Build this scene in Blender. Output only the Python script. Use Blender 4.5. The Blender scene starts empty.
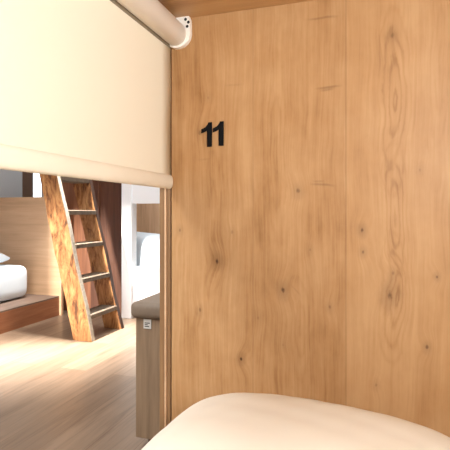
import bpy, bmesh, math, random
from mathutils import Vector, Matrix
random.seed(7)
C = bpy.context.scene.collection
PI = math.pi
EYE = 0.85                                   # camera height above the corridor floor
AZ = math.atan(151/460)                      # camera is turned this far to the left of the end panel's normal
SA, CA = math.sin(AZ), math.cos(AZ)

# ------------------------------------------------------------------ node helpers
class NT:
    def __init__(s, name, rough=.5, spec=.5):
        s.m = bpy.data.materials.new(name); s.m.use_nodes = True
        s.t = s.m.node_tree; s.n = s.t.nodes; s.l = s.t.links
        s.b = s.n['Principled BSDF']
        s.b.inputs['Roughness'].default_value = rough
        s.b.inputs['Specular IOR Level'].default_value = spec
        s.co = s.n.new('ShaderNodeTexCoord').outputs['Object']
    def set(s, sock, v):
        if isinstance(v, bpy.types.NodeSocket): s.l.new(v, sock)
        elif v is not None: sock.default_value = v
    def math(s, op, a, b=None, c=None, clamp=False):
        n = s.n.new('ShaderNodeMath'); n.operation = op; n.use_clamp = clamp
        s.set(n.inputs[0], a)
        if b is not None: s.set(n.inputs[1], b)
        if c is not None: s.set(n.inputs[2], c)
        return n.outputs[0]
    def vmath(s, op, a, b=None):
        n = s.n.new('ShaderNodeVectorMath'); n.operation = op
        s.set(n.inputs[0], a)
        if b is not None: s.set(n.inputs[1], b)
        return n.outputs['Value' if op in ('LENGTH', 'DISTANCE', 'DOT_PRODUCT') else 'Vector']
    def mul(s, v, sc): return s.vmath('MULTIPLY', v, sc)
    def noise(s, v, scale, detail=4, rough=.55, dist=0):
        n = s.n.new('ShaderNodeTexNoise'); s.set(n.inputs['Vector'], v)
        n.inputs['Scale'].default_value = scale; n.inputs['Detail'].default_value = detail
        n.inputs['Roughness'].default_value = rough; n.inputs['Distortion'].default_value = dist
        return n.outputs['Fac']
    def sep(s, v):
        n = s.n.new('ShaderNodeSeparateXYZ'); s.set(n.inputs[0], v); return n.outputs
    def comb(s, x, y, z):
        n = s.n.new('ShaderNodeCombineXYZ')
        for i, q in enumerate((x, y, z)): s.set(n.inputs[i], q)
        return n.outputs[0]
    def ramp(s, f, stops):
        n = s.n.new('ShaderNodeValToRGB'); e = n.color_ramp.elements
        while len(e) < len(stops): e.new(.5)
        for k, (p, c) in zip(e, stops): k.position = p; k.color = c if len(c) == 4 else (*c, 1)
        s.set(n.inputs[0], f); return n.outputs[0]
    def mix(s, f, a, b, mode='MIX'):
        n = s.n.new('ShaderNodeMix'); n.data_type = 'RGBA'; n.blend_type = mode
        s.set(n.inputs[0], f)
        s.set(n.inputs[6], (*a, 1) if isinstance(a, tuple) else a); s.set(n.inputs[7], (*b, 1) if isinstance(b, tuple) else b)
        return n.outputs[2]
    def smooth(s, v, a, b, lo=0., hi=1.):
        n = s.n.new('ShaderNodeMapRange'); n.interpolation_type = 'SMOOTHSTEP'
        s.set(n.inputs[0], v)
        for i, q in zip((1, 2, 3, 4), (a, b, lo, hi)): n.inputs[i].default_value = q
        return n.outputs[0]
    def bump(s, h, strength=.2, dist=.002):
        n = s.n.new('ShaderNodeBump'); n.inputs['Strength'].default_value = strength; n.inputs['Distance'].default_value = dist
        s.set(n.inputs['Height'], h); s.l.new(n.outputs[0], s.b.inputs['Normal'])
    def col(s, c): s.set(s.b.inputs['Base Color'], (*c, 1) if isinstance(c, tuple) else c); return s

def srgb(r, g, b):
    f = lambda v: (v/255/12.92) if v/255 <= .04045 else ((v/255+.055)/1.055)**2.4
    return (f(r), f(g), f(b))
def mixc(a, b, t): return tuple(x*(1-t)+y*t for x, y in zip(a, b))

def plain(name, c, rough=.5, spec=.5, var=.0, scale=20, metal=0):
    k = NT(name, rough, spec)
    if var:
        f = k.noise(k.co, scale, 5)
        k.col(k.ramp(f, [(.3, tuple(x*(1-var) for x in c)), (.7, tuple(min(1, x*(1+var)) for x in c))]))
    else: k.col(c)
    k.b.inputs['Metallic'].default_value = metal
    return k.m

def wood(name, dark, mid, light, axis=2, rough=.45, freq=1.0, off=(0, 0, 0), contrast=1.0):
    """long grain along one axis"""
    k = NT(name, rough)
    sc = [26*freq]*3; sc[axis] = 1.6*freq
    sf = [150*freq]*3; sf[axis] = 5*freq
    sb = [5*freq]*3; sb[axis] = .9*freq
    v = k.vmath('ADD', k.co, off)
    f = k.noise(k.mul(v, tuple(sc)), 1, 5, .6, .6)
    g = k.noise(k.mul(v, tuple(sf)), 1, 3)
    h = k.noise(k.mul(v, tuple(sb)), 1, 3)
    t = k.math('ADD', k.math('MULTIPLY', f, .45), k.math('ADD', k.math('MULTIPLY', g, .2), k.math('MULTIPLY', h, .35)))
    w = .16/contrast
    k.col(k.ramp(t, [(.5-w, dark), (.5, mid), (.5+w, light)]))
    k.bump(g, .06)
    return k.m

# ------------------------------------------------------------------ pixel of the end panel -> metres on the panel plane (for measuring the panel's knots)
def on_panel(px, py, Y=1.0):
    u = (px-225)/460; v = (213-py)/460
    dx, dy = -SA+u*CA, CA+u*SA
    t = Y/dy
    return dx*t, v*t+EYE

# ------------------------------------------------------------------ oak panel with knots
def oak_panel():
    k = NT('oak_laminate', .5, .35)
    P = k.sep(k.co)                                      # object origin = world origin
    warp = k.noise(k.mul(k.co, (3.2, 1, 2.2)), 1, 3)
    x0 = k.math('ADD', P[0], k.math('MULTIPLY', k.math('SUBTRACT', warp, .5), .05))
    knots = [(217,261,.010,1), (283,290,.010,.9), (390,295,.014,.8), (241,359,.007,1), (298,190,.009,.6), (362,230,.007,.8),
             (393,273,.007,.5), (200,133,.008,.45), (200,310,.007,.5), (330,307,.006,.45), (427,347,.006,.7), (363,252,.006,.6),
             (437,277,.005,.7), (283,345,.006,.35), (232,232,.006,.3), (392,36,.010,.45), (208,98,.007,.3), (420,170,.006,.35),
             (258,318,.008,.3), (310,250,.006,.4), (180,230,.006,.5), (376,385,.006,.4)]
    dark = None; push = None
    wob = k.noise(k.mul(k.co, (60, 1, 40)), 1, 3)
    for i, (px, py, r, a) in enumerate(knots):
        x, z = on_panel(px, py)
        d = k.vmath('LENGTH', k.mul(k.vmath('SUBTRACT', k.co, (x, 1.0, z)), (1.5/r, 0, 1.0/r)))
        d = k.math('ADD', d, k.math('MULTIPLY', k.math('SUBTRACT', wob, .5), 2.2))
        c = k.math('MULTIPLY', k.smooth(d, .15, .85, 1, 0), a)
        halo = k.math('MULTIPLY', k.smooth(d, .5, 3.6, 1, 0), a*.42)
        both = k.math('ADD', c, halo)
        dark = both if dark is None else k.math('ADD', dark, both)
        p = k.math('MULTIPLY', k.smooth(d, 0, 7, 1, 0), a*.016*(1 if i % 2 else -1))
        push = p if push is None else k.math('ADD', push, p)
    # thin cross cracks
    wv = k.noise(k.mul(k.co, (26, 1, 14)), 1, 3)
    for (ax, ay, bx, by, a) in [(303,20,342,16,.45), (313,89,344,85,.55), (318,91,336,88,.4), (307,184,338,186,.45), (311,181,326,182,.3), (222,86,246,84,.16), (196,160,212,158,.15), (290,284,302,297,.2)]:
        xa, za = on_panel(ax, ay); xb, zb = on_panel(bx, by)
        cx, cz, L = (xa+xb)/2, (za+zb)/2, abs(xb-xa)/2
        sl = (zb-za)/(xb-xa)
        dx = k.math('SUBTRACT', P[0], cx)
        dz = k.math('SUBTRACT', k.math('SUBTRACT', P[2], cz), k.math('MULTIPLY', dx, sl))
        dz = k.math('ADD', dz, k.math('MULTIPLY', k.math('SUBTRACT', wv, .5), .008))
        m = k.math('MULTIPLY', k.smooth(k.math('ABSOLUTE', dz), .0, .0042, 1, 0), k.smooth(k.math('ABSOLUTE', dx), L*.2, L*1.05, 1, 0))
        dark = k.math('ADD', dark, k.math('MULTIPLY', m, a))
    # straight grain pushed aside by the knots
    xs = k.math('ADD', x0, push)
    v = k.comb(xs, P[1], P[2])
    fine = k.noise(k.mul(v, (210, 1, 7)), 1, 3, .6)
    med = k.noise(k.mul(v, (48, 1, 1.8)), 1, 4, .6, .4)
    broad = k.noise(k.mul(v, (9, 1, 1.1)), 1, 3, .5, .3)
    mott = k.noise(k.mul(k.co, (16, 1, 9)), 1, 4, .6)
    # cathedral figure down the right-hand board
    cat = None
    for (px, py, wx, hz) in [(392, 100, .030, .20), (394, 215, .026, .16), (390, 300, .030, .14), (278, 150, .028, .3), (212, 225, .03, .26), (300, 330, .03, .16), (437, 60, .025, .25)]:
        x, z = on_panel(px, py)
        d = k.vmath('LENGTH', k.mul(k.vmath('SUBTRACT', v, (x, 1.0, z)), (1/wx, 0, 1/hz)))
        d = k.math('ADD', d, k.math('MULTIPLY', k.math('SUBTRACT', mott, .5), .5))
        ring = k.math('POWER', k.math('ADD', k.math('MULTIPLY', k.math('SINE', k.math('MULTIPLY', d, 21)), .5), .5), 2.2)
        q = k.math('MULTIPLY', ring, k.smooth(d, .35, 1.5, (.75 if px > 380 and px < 400 else .22), 0))
        cat = q if cat is None else k.math('MAXIMUM', cat, q)
    t = k.math('ADD', k.math('MULTIPLY', fine, .20), k.math('ADD', k.math('MULTIPLY', med, .22), k.math('ADD', k.math('MULTIPLY', broad, .32), k.math('MULTIPLY', mott, .26))))
    t = k.math('SUBTRACT', t, k.math('MULTIPLY', cat, .14))
    base = k.ramp(t, [(.36, OAK[0]), (.47, OAK[1]), (.60, OAK[2])])
    # three boards of the print: slightly different tone, hairline joints
    for px, c, f in ((346, srgb(202, 158, 110), .25), ):
        x, _ = on_panel(px, 200)
        base = k.mix(k.smooth(P[0], x-.001, x+.001, 0, f), base, c)
    for px, a in ((346, .22), (253, .14), (222, .06)):
        x, _ = on_panel(px, 200)
        base = k.mix(k.smooth(k.math('ABSOLUTE', k.math('SUBTRACT', P[0], x)), .0004, .0022, a, 0), base, OAK[3])
    dark = k.math('MULTIPLY', dark, .68, clamp=True)
    k.col(k.mix(dark, base, OAK[3]))
    k.bump(fine, .05)
    return k.m

OAK = [srgb(142, 98, 57), srgb(175, 131, 86), srgb(194, 153, 109), srgb(74, 40, 20)]

# ------------------------------------------------------------------ mesh helpers
def link(name, bm, mat, parent=None, smooth=False):
    me = bpy.data.meshes.new(name)
    bmesh.ops.recalc_face_normals(bm, faces=bm.faces)
    bm.to_mesh(me); bm.free()
    if smooth:
        for p in me.polygons: p.use_smooth = True
    if mat: me.materials.append(mat)
    o = bpy.data.objects.new(name, me); C.objects.link(o)
    if parent: o.parent = parent; o.matrix_parent_inverse = parent.matrix_world.inverted()
    return o
def bx(bm, x0, x1, y0, y1, z0, z1, bev=0, seg=2, M=None):
    r = bmesh.ops.create_cube(bm, size=1)
    vs = r['verts']
    bmesh.ops.scale(bm, vec=(x1-x0, y1-y0, z1-z0), verts=vs)
    bmesh.ops.translate(bm, vec=((x0+x1)/2, (y0+y1)/2, (z0+z1)/2), verts=vs)
    if bev:
        es = list({e for v in vs for e in v.link_edges})
        g = bmesh.ops.bevel(bm, geom=es, offset=bev, segments=seg, profile=.5, affect='EDGES')
        vs = list({v for f in g['faces'] for v in f.verts} | {v for v in vs if v.is_valid})
    if M is not None: bmesh.ops.transform(bm, matrix=M, verts=vs)
    return bm
def box(name, dims, mat, parent=None, bev=0, seg=2, smooth=False):
    return link(name, bx(bmesh.new(), *dims, bev=bev, seg=seg), mat, parent, smooth)
def prism(bm, pts, axis, a, b):
    """closed outline extruded along an axis (0 x, 1 y, 2 z)"""
    def P(p, d):
        q = list(p); q.insert(axis, d); return q
    A = [bm.verts.new(P(p, a)) for p in pts]; B = [bm.verts.new(P(p, b)) for p in pts]
    n = len(pts)
    bm.faces.new(A); bm.faces.new(B[::-1])
    for i in range(n): bm.faces.new((A[i], B[i], B[(i+1) % n], A[(i+1) % n]))
    return bm
def empty(name, loc, label, cat, group=None):
    o = bpy.data.objects.new(name, None); C.objects.link(o); o.location = loc
    o.empty_display_size = .1
    bpy.context.view_layer.update()
    return tag(o, label, cat, group)
def tag(o, label, cat, group=None):
    o['label'] = label; o['category'] = cat
    if group: o['group'] = group
    return o
def struct(o, label=None):
    o['kind'] = 'structure'
    if label: o['label'] = label
    return o

# ------------------------------------------------------------------ materials
M = {}
M['oak'] = oak_panel()
M['oak_ceiling'] = wood('oak_ceiling', srgb(160, 118, 76), srgb(184, 142, 96), srgb(202, 160, 112), axis=0, rough=.5)
M['oak_trim'] = wood('oak_trim', srgb(112, 80, 52), srgb(148, 112, 76), srgb(172, 136, 98), axis=2, rough=.5)
M['oak_dark_edge'] = wood('oak_dark_edge', srgb(90, 64, 44), srgb(124, 92, 64), srgb(150, 116, 84), axis=2, rough=.6)
M['oak_bunk'] = wood('oak_bunk', srgb(198, 158, 122), srgb(222, 182, 144), srgb(236, 200, 164), axis=0, rough=.5, contrast=.8)
M['platform'] = wood('platform_wood', srgb(112, 66, 42), srgb(146, 92, 60), srgb(172, 116, 80), axis=1, rough=.4)
M['platform_top'] = wood('platform_top_wood', srgb(84, 68, 58), srgb(108, 88, 76), srgb(126, 106, 92), axis=1, rough=.5)
M['locker'] = wood('locker_wood', srgb(70, 42, 30), srgb(94, 58, 42), srgb(114, 74, 54), axis=2, rough=.45)
M['locker_door'] = wood('locker_door_wood', srgb(108, 66, 46), srgb(136, 88, 62), srgb(158, 108, 78), axis=2, rough=.45)
M['bench'] = wood('bench_wood', srgb(130, 106, 82), srgb(166, 139, 111), srgb(192, 166, 138), axis=2, rough=.5, contrast=.8)
M['far_panel'] = wood('far_panel', srgb(182, 142, 108), srgb(212, 172, 136), srgb(228, 192, 156), axis=2, rough=.5)
M['black'] = plain('black_plastic', (.004, .004, .005), .7, .15)
M['hole'] = plain('screw_recess', (.01, .01, .01), .6)
M['cream_plastic'] = plain('cream_plastic', srgb(252, 246, 238), .35)
M['rail'] = plain('bottom_rail', srgb(238, 226, 205), .45, var=.05, scale=14)
M['white_paint'] = plain('white_paint', srgb(248, 249, 252), .5)
M['grey_wall'] = plain('grey_wall', srgb(214, 218, 222), .8)
M['pale_wall'] = plain('pale_wall', srgb(225, 222, 216), .85)
M['brown_trim'] = plain('brown_trim', srgb(120, 92, 74), .5)
M['grey_fabric'] = plain('grey_leatherette', srgb(142, 124, 106), .55, var=.05, scale=60)
M['tag_white'] = plain('tag_white', srgb(235, 232, 225), .7)
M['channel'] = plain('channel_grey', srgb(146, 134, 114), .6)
M['ink'] = plain('tag_ink', srgb(60, 56, 52), .7)
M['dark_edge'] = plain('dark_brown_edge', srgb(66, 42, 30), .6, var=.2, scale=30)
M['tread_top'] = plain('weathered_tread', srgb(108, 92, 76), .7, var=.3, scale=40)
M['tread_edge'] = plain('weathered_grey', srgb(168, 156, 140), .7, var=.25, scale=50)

def fabric(name, c, c2, rough=.95, weave=900, trans=0., tcol=None):
    k = NT(name, rough, .1)
    f = k.noise(k.mul(k.co, (weave, weave, weave)), 1, 2)
    h = k.noise(k.co, 5, 4)
    k.col(k.mix(h, c, c2)); k.bump(f, .08, .001)
    if trans:
        tr = k.n.new('ShaderNodeBsdfTranslucent'); tr.inputs[0].default_value = (*tcol, 1)
        mx = k.n.new('ShaderNodeMixShader'); mx.inputs[0].default_value = trans
        k.l.new(k.b.outputs[0], mx.inputs[1]); k.l.new(tr.outputs[0], mx.inputs[2])
        k.l.new(mx.outputs[0], k.n['Material Output'].inputs[0])
    return k.m
M['blind'] = fabric('blind_fabric', srgb(250, 242, 226), srgb(249, 240, 223), trans=.30, tcol=srgb(255, 248, 232))
M['blind_hem'] = fabric('blind_hem', srgb(246, 236, 218), srgb(226, 213, 192))
M['pillowcase'] = fabric('pillowcase', srgb(226, 215, 200), srgb(232, 222, 207))
M['white_bedding'] = fabric('white_bedding', srgb(204, 216, 226), srgb(220, 228, 234))
M['mattress'] = fabric('mattress_cover', srgb(240, 228, 208), srgb(236, 222, 200))

def ladder_wood(name, off):
    k = NT(name, .55)
    v = k.vmath('ADD', k.co, off)
    f = k.noise(k.mul(v, (14, 14, 5)), 1, 6, .68, 1.6)
    g = k.noise(k.mul(v, (60, 60, 9)), 1, 4, .6, .4)
    t = k.math('ADD', k.math('MULTIPLY', f, .75), k.math('MULTIPLY', g, .25))
    c = k.ramp(t, [(.32, srgb(66, 38, 22)), (.41, srgb(116, 72, 40)), (.48, srgb(172, 116, 68)), (.64, srgb(214, 164, 108))])
    k.col(c); k.bump(g, .2)
    return k.m
M['ladder'] = ladder_wood('reclaimed_ladder_wood', (0, 0, 0))
M['ladder_far'] = ladder_wood('reclaimed_ladder_wood_far', (3, 1, 5))

def floor_mat():
    k = NT('floor_planks', .33, .5)
    P = k.sep(k.co)
    v = k.comb(P[1], P[0], 0.0)                     # planks run along y
    n = k.n.new('ShaderNodeTexBrick'); k.l.new(v, n.inputs['Vector'])
    n.inputs['Scale'].default_value = 1; n.inputs['Brick Width'].default_value = 1.3; n.inputs['Row Height'].default_value = .165
    n.inputs['Mortar Size'].default_value = .0018; n.inputs['Mortar Smooth'].default_value = .1; n.inputs['Bias'].default_value = 0
    n.inputs['Color1'].default_value = (*srgb(148, 126, 106), 1); n.inputs['Color2'].default_value = (*srgb(126, 105, 87), 1)
    n.inputs['Mortar'].default_value = (*srgb(120, 96, 76), 1); n.offset = .37
    f = k.noise(k.mul(k.co, (38, 2.2, 1)), 1, 5, .6, .5)
    g = k.noise(k.mul(k.co, (160, 6, 1)), 1, 3)
    gr = k.ramp(k.math('ADD', k.math('MULTIPLY', f, .7), k.math('MULTIPLY', g, .3)), [(.32, (.66, .63, .60)), (.5, (.98, .97, .96)), (.68, (1.2, 1.2, 1.2))])
    k.col(k.mix(1.0, n.outputs[0], gr, 'MULTIPLY'))
    return k.m
M['floor'] = floor_mat()

# ------------------------------------------------------------------ the room round the corridor
def wall_with_hole(name, axis, pos, th, a0, a1, z0, z1, hole, mat):
    """wall at axis=pos (0: x const, 1: y const), with one rectangular opening (h0,h1,k0,k1)"""
    bm = bmesh.new(); h0, h1, k0, k1 = hole
    for (p0, p1, q0, q1) in ((a0, h0, z0, z1), (h1, a1, z0, z1), (h0, h1, z0, k0), (h0, h1, k1, z1)):
        if axis == 0: bx(bm, pos, pos+th, p0, p1, q0, q1)
        else: bx(bm, p0, p1, pos, pos+th, q0, q1)
    return struct(link(name, bm, mat))
XL, XR, YN, YF, HC = -3.55, 1.6, -2.2, 4.7, 2.5
struct(box('floor', (XL-.1, XR+.1, YN-.1, YF+.1, -.06, 0), M['floor']))
struct(box('ceiling_room', (XL-.1, XR+.1, YN-.1, YF+.1, HC, HC+.06), M['pale_wall']))
wall_with_hole('wall_left', 0, XL-.1, .1, YN, YF, 0, HC, (4.09, 4.36, .72, 1.9), M['grey_wall'])
struct(box('wall_far', (XL-.1, XR+.1, YF, YF+.1, 0, HC), M['grey_wall']))
struct(box('wall_right', (XR, XR+.1, YN, YF, 0, HC), M['pale_wall']))
WX0, WX1, WZ0, WZ1 = -2.50, -1.50, .55, 1.53
wall_with_hole('wall_near', 1, YN-.1, .1, XL-.1, XR+.1, 0, HC, (WX0, WX1, WZ0, WZ1), M['pale_wall'])
# window of the left wall, its lining seen as a brown upright beside the bright opening
bm = bmesh.new()
bx(bm, XL-.1, XL+.02, 3.95, 4.09, .66, 1.96, .003); bx(bm, XL-.1, XL+.02, 4.36, 4.42, .66, 1.96, .003)
bx(bm, XL-.1, XL+.02, 4.0902, 4.3598, .66, .7198, .003); bx(bm, XL-.1, XL+.02, 4.0902, 4.3598, 1.9002, 1.96, .003)
struct(link('window_1', bm, M['brown_trim']))
bm = bmesh.new()
for (a, b, c, d) in ((WX0, WX0+.05, WZ0, WZ1), (WX1-.05, WX1, WZ0, WZ1), (WX0+.05, WX1-.05, WZ0, WZ0+.05), (WX0+.05, WX1-.05, WZ1-.05, WZ1)):
    bx(bm, a, b, YN-.09, YN-.03, c, d, .003)
struct(link('window_2', bm, M['white_paint']))

# ------------------------------------------------------------------ the sleeping berth the camera is in
XP, ZC = -.4622, EYE+.4576
struct(box('wall_front', (XP, .56, 1.0, 1.022, .0, 1.36), M['oak'], bev=.0008), 'oak-look board closing the end of the berth')
struct(box('ceiling', (XP-.012, .56, -1.06, .9998, ZC, ZC+.03), M['oak_ceiling']))
struct(box('wall_right_berth', (.53, .56, -1.06, .9998, .0, ZC-.0005), M['pale_wall']))
struct(box('wall_rear', (XP, .5295, -1.06, -1.03, .0, ZC-.0005), M['pale_wall']))
struct(box('floor_berth', (XP, .5295, -1.0295, .9995, .0, .20), M['platform']))
# upright edge board of the end panel, in three strips with a shadow groove
struct(box('trim_1', (-.4978, -.4828, 1.008, 1.075, 0, 1.36), M['oak_trim'], bev=.0015))
struct(box('trim_2', (-.4825, -.4787, 1.003, 1.075, 0, 1.36), M['oak_bunk'], bev=.001))
struct(box('trim_3', (-.4784, -.4685, 1.007, 1.075, 0, 1.36), M['oak_trim'], bev=.001))
struct(box('trim_4', (-.4682, -.4624, 1.018, 1.075, 0, 1.36), M['dark_edge']))  # dark strip set in the gap, its shade put into the colour

# number on the panel
num = empty('number_sign', (*[on_panel(212, 146)[0]], 1.0, on_panel(212, 146)[1]), 'black number 11 fixed to the oak panel beside the roller blind', 'number sign')
def digit(pts):
    w = [on_panel(*p) for p in pts]
    bm = bmesh.new(); prism(bm, w, 1, .9965, 1.0)
    return link('digit', bm, M['black'], num)
d1 = [(207.5,146.9), (212.1,146.6), (212.2,122.4), (208.9,122.6), (207.9,124.9), (205.6,127.6), (201.7,129.6), (201.7,133.4), (205.0,132.1), (207.4,130.3)]
digit(d1); digit([(x+11.7-.1*(1), y-1.0) for x, y in d1])

# roller blind
bl = empty('roller_blind', (-.455, 0, 1.23), 'cream fabric roller blind half lowered over the open side of the berth', 'blind')
def lathe(bm, prof, cx, cz, n=40, sx=1., sz=1.):
    """profile (radius, y) turned round an axis along y"""
    rings = []
    for r, y in prof:
        rings.append([bm.verts.new((cx+sx*r*math.cos(2*PI*i/n), y, cz+sz*r*math.sin(2*PI*i/n))) for i in range(n)])
    for A, B in zip(rings, rings[1:]):
        for i in range(n): bm.faces.new((A[i], A[(i+1) % n], B[(i+1) % n], B[i]))
    bm.faces.new(rings[0][::-1]); bm.faces.new(rings[-1])
    return bm
rx, rz = on_panel(178.0, 36.2)
R = .0270
link('roller_tube', lathe(bmesh.new(), [(R-.003, -1.02), (R, -1.016), (R, .996), (R-.002, .9985), (R-.004, .9995)], rx, rz), M['cream_plastic'], bl, True)
FX = -.4640
bm = bmesh.new()
NY, NZ = 40, 30
zt, zb = rz, EYE+.062
grid = []
for i in range(NY+1):
    y = -1.0+(.9975+1.0)*i/NY
    grid.append([bm.verts.new((FX+.0012*math.sin(y*5+j*.3)*math.sin(PI*j/NZ), y, zt+(zb-zt)*j/NZ)) for j in range(NZ+1)])
for A, B in zip(grid, grid[1:]):
    for j in range(NZ): bm.faces.new((A[j], B[j], B[j+1], A[j+1]))
fab = link('blind_fabric', bm, M['blind'], bl, True)
sd = fab.modifiers.new('thickness', 'SOLIDIFY'); sd.thickness = .0008; sd.offset = 0
# fabric-wrapped bottom rail: flat tall oval
bm = bmesh.new(); n = 28; rings = []
czr = EYE+.0735
for y, q in ((-1.0, .9), (-.998, 1), (.990, 1), (.9935, .93), (.9955, .75)):
    rings.append([bm.verts.new((FX+.0095*q*math.copysign(abs(math.cos(2*PI*i/n))**.8, math.cos(2*PI*i/n)), y, czr+.0165*q*math.copysign(abs(math.sin(2*PI*i/n))**.8, math.sin(2*PI*i/n)))) for i in range(n)])
for A, B in zip(rings, rings[1:]):
    for i in range(n): bm.faces.new((A[i], A[(i+1) % n], B[(i+1) % n], B[i]))
bm.faces.new(rings[0][::-1]); bm.faces.new(rings[-1])
rail = link('bottom_rail', bm, M['blind_hem'], bl, True)
link('back_channel', bx(bmesh.new(), -.4632, -.4622, -1.0, .9975, on_panel(170, 49.5)[1], rz), M['channel'], bl)['label'] = 'dull grey strip under the roller tube'  # tube's shadow on the fabric, made as a grey strip
# wall bracket at the top right of the tube with dark screw holes
pts = [on_panel(*p) for p in ((176,18), (181,17.4), (187,15.8), (190.2,16.8), (191.6,21.0), (192.0,26), (192.0,35), (191,40), (188.4,44.4), (184.5,47.6), (180,49.3), (176,49.6), (170,47))]
bm = bmesh.new(); prism(bm, pts, 1, .9885, .9998)
br = link('bracket', bm, M['cream_plastic'], bl)
for px, py in ((185.6, 19.4), (188.4, 22.2), (187.2, 26.4)):
    x, z = on_panel(px, py, .9885)
    bm = bmesh.new(); lathe(bm, [(.0034, .9877), (.0034, .98845)], x, z, 14)
    link('screw', bm, M['hole'], br)

# pillow: size and turn measured from its outline
cx, cy, rot, W, D, H, nn, mm, pin, ty, tx = [-0.087, 0.696, -0.0432, 0.318, 0.2011, 0.1984, 2.9141, 0.4379, 0.1216, -0.0035, -0.0104]
bm = bmesh.new(); N = 72; top = []; bot = []
def f(v): return math.sin(v*PI/2)                   # denser towards the rim
for i in range(N+1):
    S = f(-1+2*i/N); rt = []; rb = []
    for j in range(N+1):
        T = f(-1+2*j/N)
        b = max(0, (1-abs(S)**nn)*(1-abs(T)**nn))**mm
        x = S*W*(1-pin*(1-T*T)*.5*abs(S)); y = T*D*(1-pin*(1-S*S)*.5*abs(T))
        wr = .0005*math.sin(9*S+14*T+2*math.sin(5*T))*b+.0004*math.sin(31*S-17*T)*b
        z = .345+H*b+tx*S+ty*T+wr
        X, Y = cx+x*math.cos(rot)-y*math.sin(rot), cy+x*math.sin(rot)+y*math.cos(rot)
        edge = i in (0, N) or j in (0, N)
        v = bm.verts.new((X, Y, z)); rt.append(v)
        rb.append(v if edge else bm.verts.new((X, Y, max(.3315, z-H*b-wr-.014*min(1, 3*b)))))
    top.append(rt); bot.append(rb)
for i in range(N):
    for j in range(N):
        bm.faces.new((top[i][j], top[i+1][j], top[i+1][j+1], top[i][j+1]))
        q = (bot[i][j], bot[i][j+1], bot[i+1][j+1], bot[i+1][j])
        if len(set(q)) > 2: 
            try: bm.faces.new(q)
            except ValueError: pass
pil = link('pillow', bm, M['pillowcase'], None, True)
tag(pil, 'plump cream pillow lying in front of the oak panel', 'pillow')
mt = box('mattress', (XP+.006, .525, -1.02, .992, .2005, .3305), M['mattress'], bev=.03, seg=4, smooth=True)
tag(mt, 'cream mattress under the plump cream pillow', 'mattress')

# ------------------------------------------------------------------ ladder
LX0 = -1.775                                     # foot of the front edge
LEAN = math.tan(math.radians(14.1))
lad = empty('wooden_ladder', (-1.85, 2.84, 0), 'rough reclaimed-wood ladder with plank sides leaning beside the low platform bunk', 'ladder')
SW, ST, LH = .145, .034, 1.98
def stile(y0, mat):
    bm = bmesh.new(); n = 24; L = []
    for i in range(n+1):
        h = LH*i/n
        j = lambda a: .004*math.sin(h*a+y0*7)
        xf = LX0-LEAN*h+j(11); xb = LX0-SW-LEAN*h+j(8)+.003*math.sin(h*29)
        L.append([bm.verts.new(p) for p in ((xf-.0005, y0, h), (xf-.0005, y0+ST, h), (xb, y0+ST, h), (xb, y0, h))])
    for A, B in zip(L, L[1:]):
        for q in range(4): bm.faces.new((A[q], A[(q+1) % 4], B[(q+1) % 4], B[q]))
    bm.faces.new(L[0][::-1]); bm.faces.new(L[-1])
    s = link('stile', bm, mat, lad)
    # front edge: weathered pale when near, painted in shade when far
    bm = bmesh.new(); L = []
    for i in range(n+1):
        h = LH*i/n; xf = LX0-LEAN*h+.004*math.sin(h*11+y0*7)
        L.append([bm.verts.new(p) for p in ((xf+.004, y0+.001, h), (xf+.004, y0+ST-.001, h), (xf, y0+ST-.001, h), (xf, y0+.001, h))])
    for A, B in zip(L, L[1:]):
        for q in range(4): bm.faces.new((A[q], A[(q+1) % 4], B[(q+1) % 4], B[q]))
    bm.faces.new(L[0][::-1]); bm.faces.new(L[-1])
    return s, bm
YA, YB = 2.604, 2.965
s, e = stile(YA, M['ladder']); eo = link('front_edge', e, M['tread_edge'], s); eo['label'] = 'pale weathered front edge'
s, e = stile(YB, M['ladder_far']); eo = link('front_edge', e, M['dark_edge'], s); eo['label'] = 'dark brown front edge'  # far edge darkened in its colour, standing for shade
for h in (.17, .41, .64, .87, 1.105, 1.335, 1.565, 1.795):
    xf = LX0-LEAN*h+.012
    bm = bx(bmesh.new(), xf-.135, xf, YA+ST+.0005, YB-.0005, h-.032, h, .004, 1)
    link('tread', bm, M['tread_top'], lad)

# ------------------------------------------------------------------ low platform bunk across the corridor
XB = -2.50
lb = empty('platform_bunk', (-3.0, 2.0, 0), 'low brown platform bunk with a pale wood end board at the left', 'bunk')
box('platform', (XL+.005, XB, .2, 3.2, 0, .150), M['platform'], lb, .002)
box('top_board', (XL+.005, XB, .2, 3.2, .1502, .161), M['platform_top'], lb, .002)
box('end_board', (XL+.005, XB+.02, 3.2005, 3.23, 0, .985), M['oak_bunk'], lb, .002)
for y in (.24, 3.0):
    box('post', (XB-.06, XB-.0, y-.03, y+.03, .1612, 1.60), M['oak_bunk'], lb, .003) if y < 1 else None
box('upper_deck', (XL+.005, XB, .2, 3.14, 1.60, 1.68), M['platform'], lb, .002)
box('upper_rail', (XB+.0005, XB+.03, .2, 3.14, 1.62, 1.85), M['oak_bunk'], lb, .002)

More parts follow.
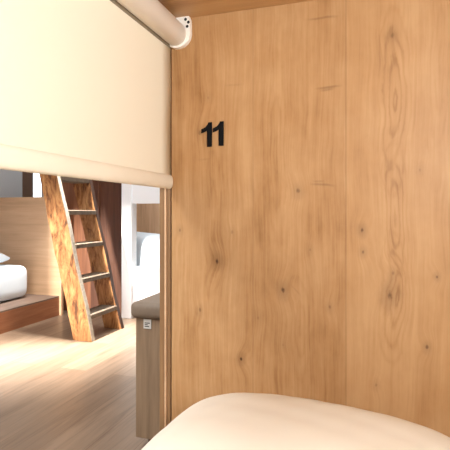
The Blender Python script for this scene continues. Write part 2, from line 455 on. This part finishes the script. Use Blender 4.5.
def pillow(name, cx, cy, z0, W, D, H, rz, tilt, mat, n=28, ex=3.0, mm=.5):
    bm = bmesh.new(); top = []; bot = []
    Mx = Matrix.Translation((cx, cy, z0)) @ Matrix.Rotation(rz, 4, 'Z') @ Matrix.Rotation(tilt, 4, 'X')
    for i in range(n+1):
        S = f(-1+2*i/n); rt = []; rb = []
        for j in range(n+1):
            T = f(-1+2*j/n)
            b = max(0, (1-abs(S)**ex)*(1-abs(T)**ex))**mm
            wr = .006*math.sin(7*S+5*T+cx)*b
            edge = i in (0, n) or j in (0, n)
            v = bm.verts.new(Mx @ Vector((S*W*(1-.06*(1-T*T)), T*D*(1-.06*(1-S*S)), .35*H+.65*H*b+wr))); rt.append(v)
            rb.append(v if edge else bm.verts.new(Mx @ Vector((S*W*(1-.06*(1-T*T)), T*D*(1-.06*(1-S*S)), .35*H-.35*H*b**.5))))
        top.append(rt); bot.append(rb)
    for i in range(n):
        for j in range(n):
            bm.faces.new((top[i][j], top[i+1][j], top[i+1][j+1], top[i][j+1]))
            try: bm.faces.new((bot[i][j], bot[i][j+1], bot[i+1][j+1], bot[i+1][j]))
            except ValueError: pass
    return link(name, bm, mat, None, True)
def cushion_block(name, x0, x1, y0, y1, z0, z1, mat, r=.05, wob=.008):
    o = box(name, (x0, x1, y0, y1, z0, z1), mat, None, r, 5, True)
    s = o.modifiers.new('subdivision', 'SUBSURF'); s.levels = s.render_levels = 1
    return o
mw = cushion_block('folded_duvet', -3.44, -2.69, 2.1, 3.09, .1615, .430, M['white_bedding'], .07)
tag(mw, 'thick white folded bedding on the low brown platform at the left edge', 'bedding')
pw = pillow('pillow', -3.11, 2.70, .431, .32, .27, .16, .1, 0, M['white_bedding'])
tag(pw, 'white pillow resting on the folded white bedding at the left edge', 'pillow')

# ------------------------------------------------------------------ dark boarded divider behind the ladder
lk = empty('wooden_divider', (-2.3, 3.39, 0), 'dark reddish brown wooden divider standing behind the ladder', 'divider')
box('board', (-2.62, -2.262, 3.375, 3.40, 0, 1.72), M['locker_door'], lk, .002)
box('board', (-2.2605, -1.957, 3.375, 3.40, 0, 1.72), M['locker'], lk, .002)
box('batten', (-2.30, -2.22, 3.352, 3.3745, 0, 1.72), M['locker'], lk, .002)

# ------------------------------------------------------------------ white bunk at the end of the corridor
wb = empty('white_bunk', (-1.2, 3.7, 0), 'white painted bunk with a broad post right of the ladder', 'bunk')
box('post', (-1.955, -1.865, 3.27, 3.36, 0, 2.1), M['white_paint'], wb, .004)
box('post', (-.53, -.44, 3.27, 3.36, 0, 2.1), M['white_paint'], wb, .004)
box('upper_rail', (-1.8645, -.5305, 3.285, 3.325, .925, 1.12), M['white_paint'], wb, .004)
box('lower_rail', (-1.8645, -.5305, 3.285, 3.325, .10, .42), M['white_paint'], wb, .004)
box('back_panel', (-2.66, -.44, 4.22, 4.25, 0, 2.1), M['far_panel'], wb, .002)
box('slat_base', (-2.62, -.44, 3.402, 4.2195, .28, .33), M['platform'], wb, .002)
box('end_board', (-2.66, -2.63, 3.402, 4.2195, 0, 1.1295), M['far_panel'], wb, .002)
# plump duvet: a mound with a rounded crest
bm = bmesh.new(); nx, ny = 36, 24; g = []
for i in range(nx+1):
    row = []
    for j in range(ny+1):
        u, v = i/nx, j/ny
        x = -2.61+2.15*u; y = 3.408+.80*v
        b = max(0, (1-abs(2*u-1)**14)*(1-abs(2*v-1)**5))**.4
        z = .345+b*(.33-.10*u*u+.02*math.sin(6*u+4*v)+.012*math.sin(17*u-9*v))
        row.append(bm.verts.new((x, y, z)))
    g.append(row)
for i in range(nx):
    for j in range(ny): bm.faces.new((g[i][j], g[i+1][j], g[i+1][j+1], g[i][j+1]))
ring = [g[i][0] for i in range(nx+1)]+[g[nx][j] for j in range(1, ny+1)]+[g[i][ny] for i in range(nx-1, -1, -1)]+[g[0][j] for j in range(ny-1, 0, -1)]
low = [bm.verts.new((v.co.x, v.co.y, .332)) for v in ring]
for i in range(len(ring)): bm.faces.new((ring[i], ring[(i+1) % len(ring)], low[(i+1) % len(ring)], low[i]))
bm.faces.new(low)
du = link('duvet', bm, M['white_bedding'], None, True)
tag(du, 'plump bluish white duvet on the white bunk behind the bench', 'duvet')

# ------------------------------------------------------------------ padded bench just outside the berth
bn = empty('bench', (-.6, 1.9, 0), 'wooden storage bench with padded grey-brown top beside the oak end panel', 'bench')
BX0, BX1, BY0, BY1 = -.820, -.515, 1.47, 2.45
box('plinth', (BX0+.03, BX1, BY0+.04, BY1, 0, .045), M['oak_dark_edge'], bn)
box('body', (BX0, BX1, BY0, BY1, .0452, .4735), M['bench'], bn, .002)
cu = box('cushion', (BX0-.017, BX1, BY0-.018, BY1, .474, .532), M['grey_fabric'], bn, .020, 4, True)
tg = box('tag', (BX0+.033, BX0+.063, BY0-.0035, BY0-.0015, .439, .4725), M['tag_white'], cu)
tg['label'] = 'small white label with dark marks hanging below the cushion'
bm = bmesh.new()
for x0, x1, z0, z1 in ((.038, .058, .4575, .4605), (.038, .050, .4520, .4545), (.038, .055, .4455, .4485)):
    bx(bm, BX0+x0, BX0+x1, BY0-.0040, BY0-.0034, z0, z1)
link('print', bm, M['ink'], tg)

# ------------------------------------------------------------------ light
def area(name, loc, aim, size, power, col=(1, 1, 1), sy=None, spread=PI):
    l = bpy.data.lights.new(name, 'AREA'); l.energy = power; l.color = col; l.size = size; l.spread = spread
    if sy: l.shape = 'RECTANGLE'; l.size_y = sy
    o = bpy.data.objects.new(name, l); C.objects.link(o); o.location = loc
    o.rotation_euler = (Vector(aim)-Vector(loc)).to_track_quat('-Z', 'Y').to_euler()
    return o
area('berth_lamp', (.48, -.10, 1.10), (-.42, .66, .95), .5, 22, (.93, .975, 1), .3)  # added soft fill without a fixture; brightens panel, blind and pillow
area('corridor_lamp', (-1.4, 0, 2.44), (-1.4, 0, 0), .8, 66, (.95, .98, 1), 1.6)  # unseen fill, added mainly to light the blind from outside
area('far_lamp', (-1.5, 3.0, 2.44), (-1.6, 3.6, .6),   .6, 36, (.95, .98, 1))  # extra light put in to brighten the white bunk and grey wall
sp = bpy.data.lights.new('downlight', 'SPOT'); sp.energy = 1900; sp.spot_size = math.radians(52); sp.spot_blend = 1; sp.shadow_soft_size = .12; sp.color = (1, .97, .92)  # spot added overhead to make the bright floor patch in place of sun
spo = bpy.data.objects.new('downlight', sp); C.objects.link(spo); spo.location = (-2.22, 2.66, 2.42); spo.rotation_euler = (math.radians(-4), 0, 0)
sun = bpy.data.lights.new('sun', 'SUN'); sun.energy = 6.6; sun.angle = math.radians(3); sun.color = (1, .95, .86)
so = bpy.data.objects.new('sun', sun); C.objects.link(so)
so.rotation_euler = Vector((-.02, 1, -.12)).to_track_quat('-Z', 'Y').to_euler()
w = bpy.data.worlds.new('daylight'); bpy.context.scene.world = w; w.use_nodes = True
bg = w.node_tree.nodes['Background']; bg.inputs[0].default_value = (.80, .90, 1, 1); bg.inputs[1].default_value = 3.0

# ------------------------------------------------------------------ camera
cam = bpy.data.cameras.new('camera'); co = bpy.data.objects.new('camera', cam); C.objects.link(co)
co.location = (0, 0, EYE); co.rotation_euler = (PI/2, 0, AZ)
cam.sensor_width = 36; cam.lens = 36*460/450; cam.shift_y = -12/450; cam.clip_start = .01
sc = bpy.context.scene; sc.camera = co
sc.view_settings.view_transform = 'Standard'; sc.view_settings.look = 'None'; sc.view_settings.gamma = 1
sc.view_settings.exposure = 0.0; sc.view_settings.use_curve_mapping = False
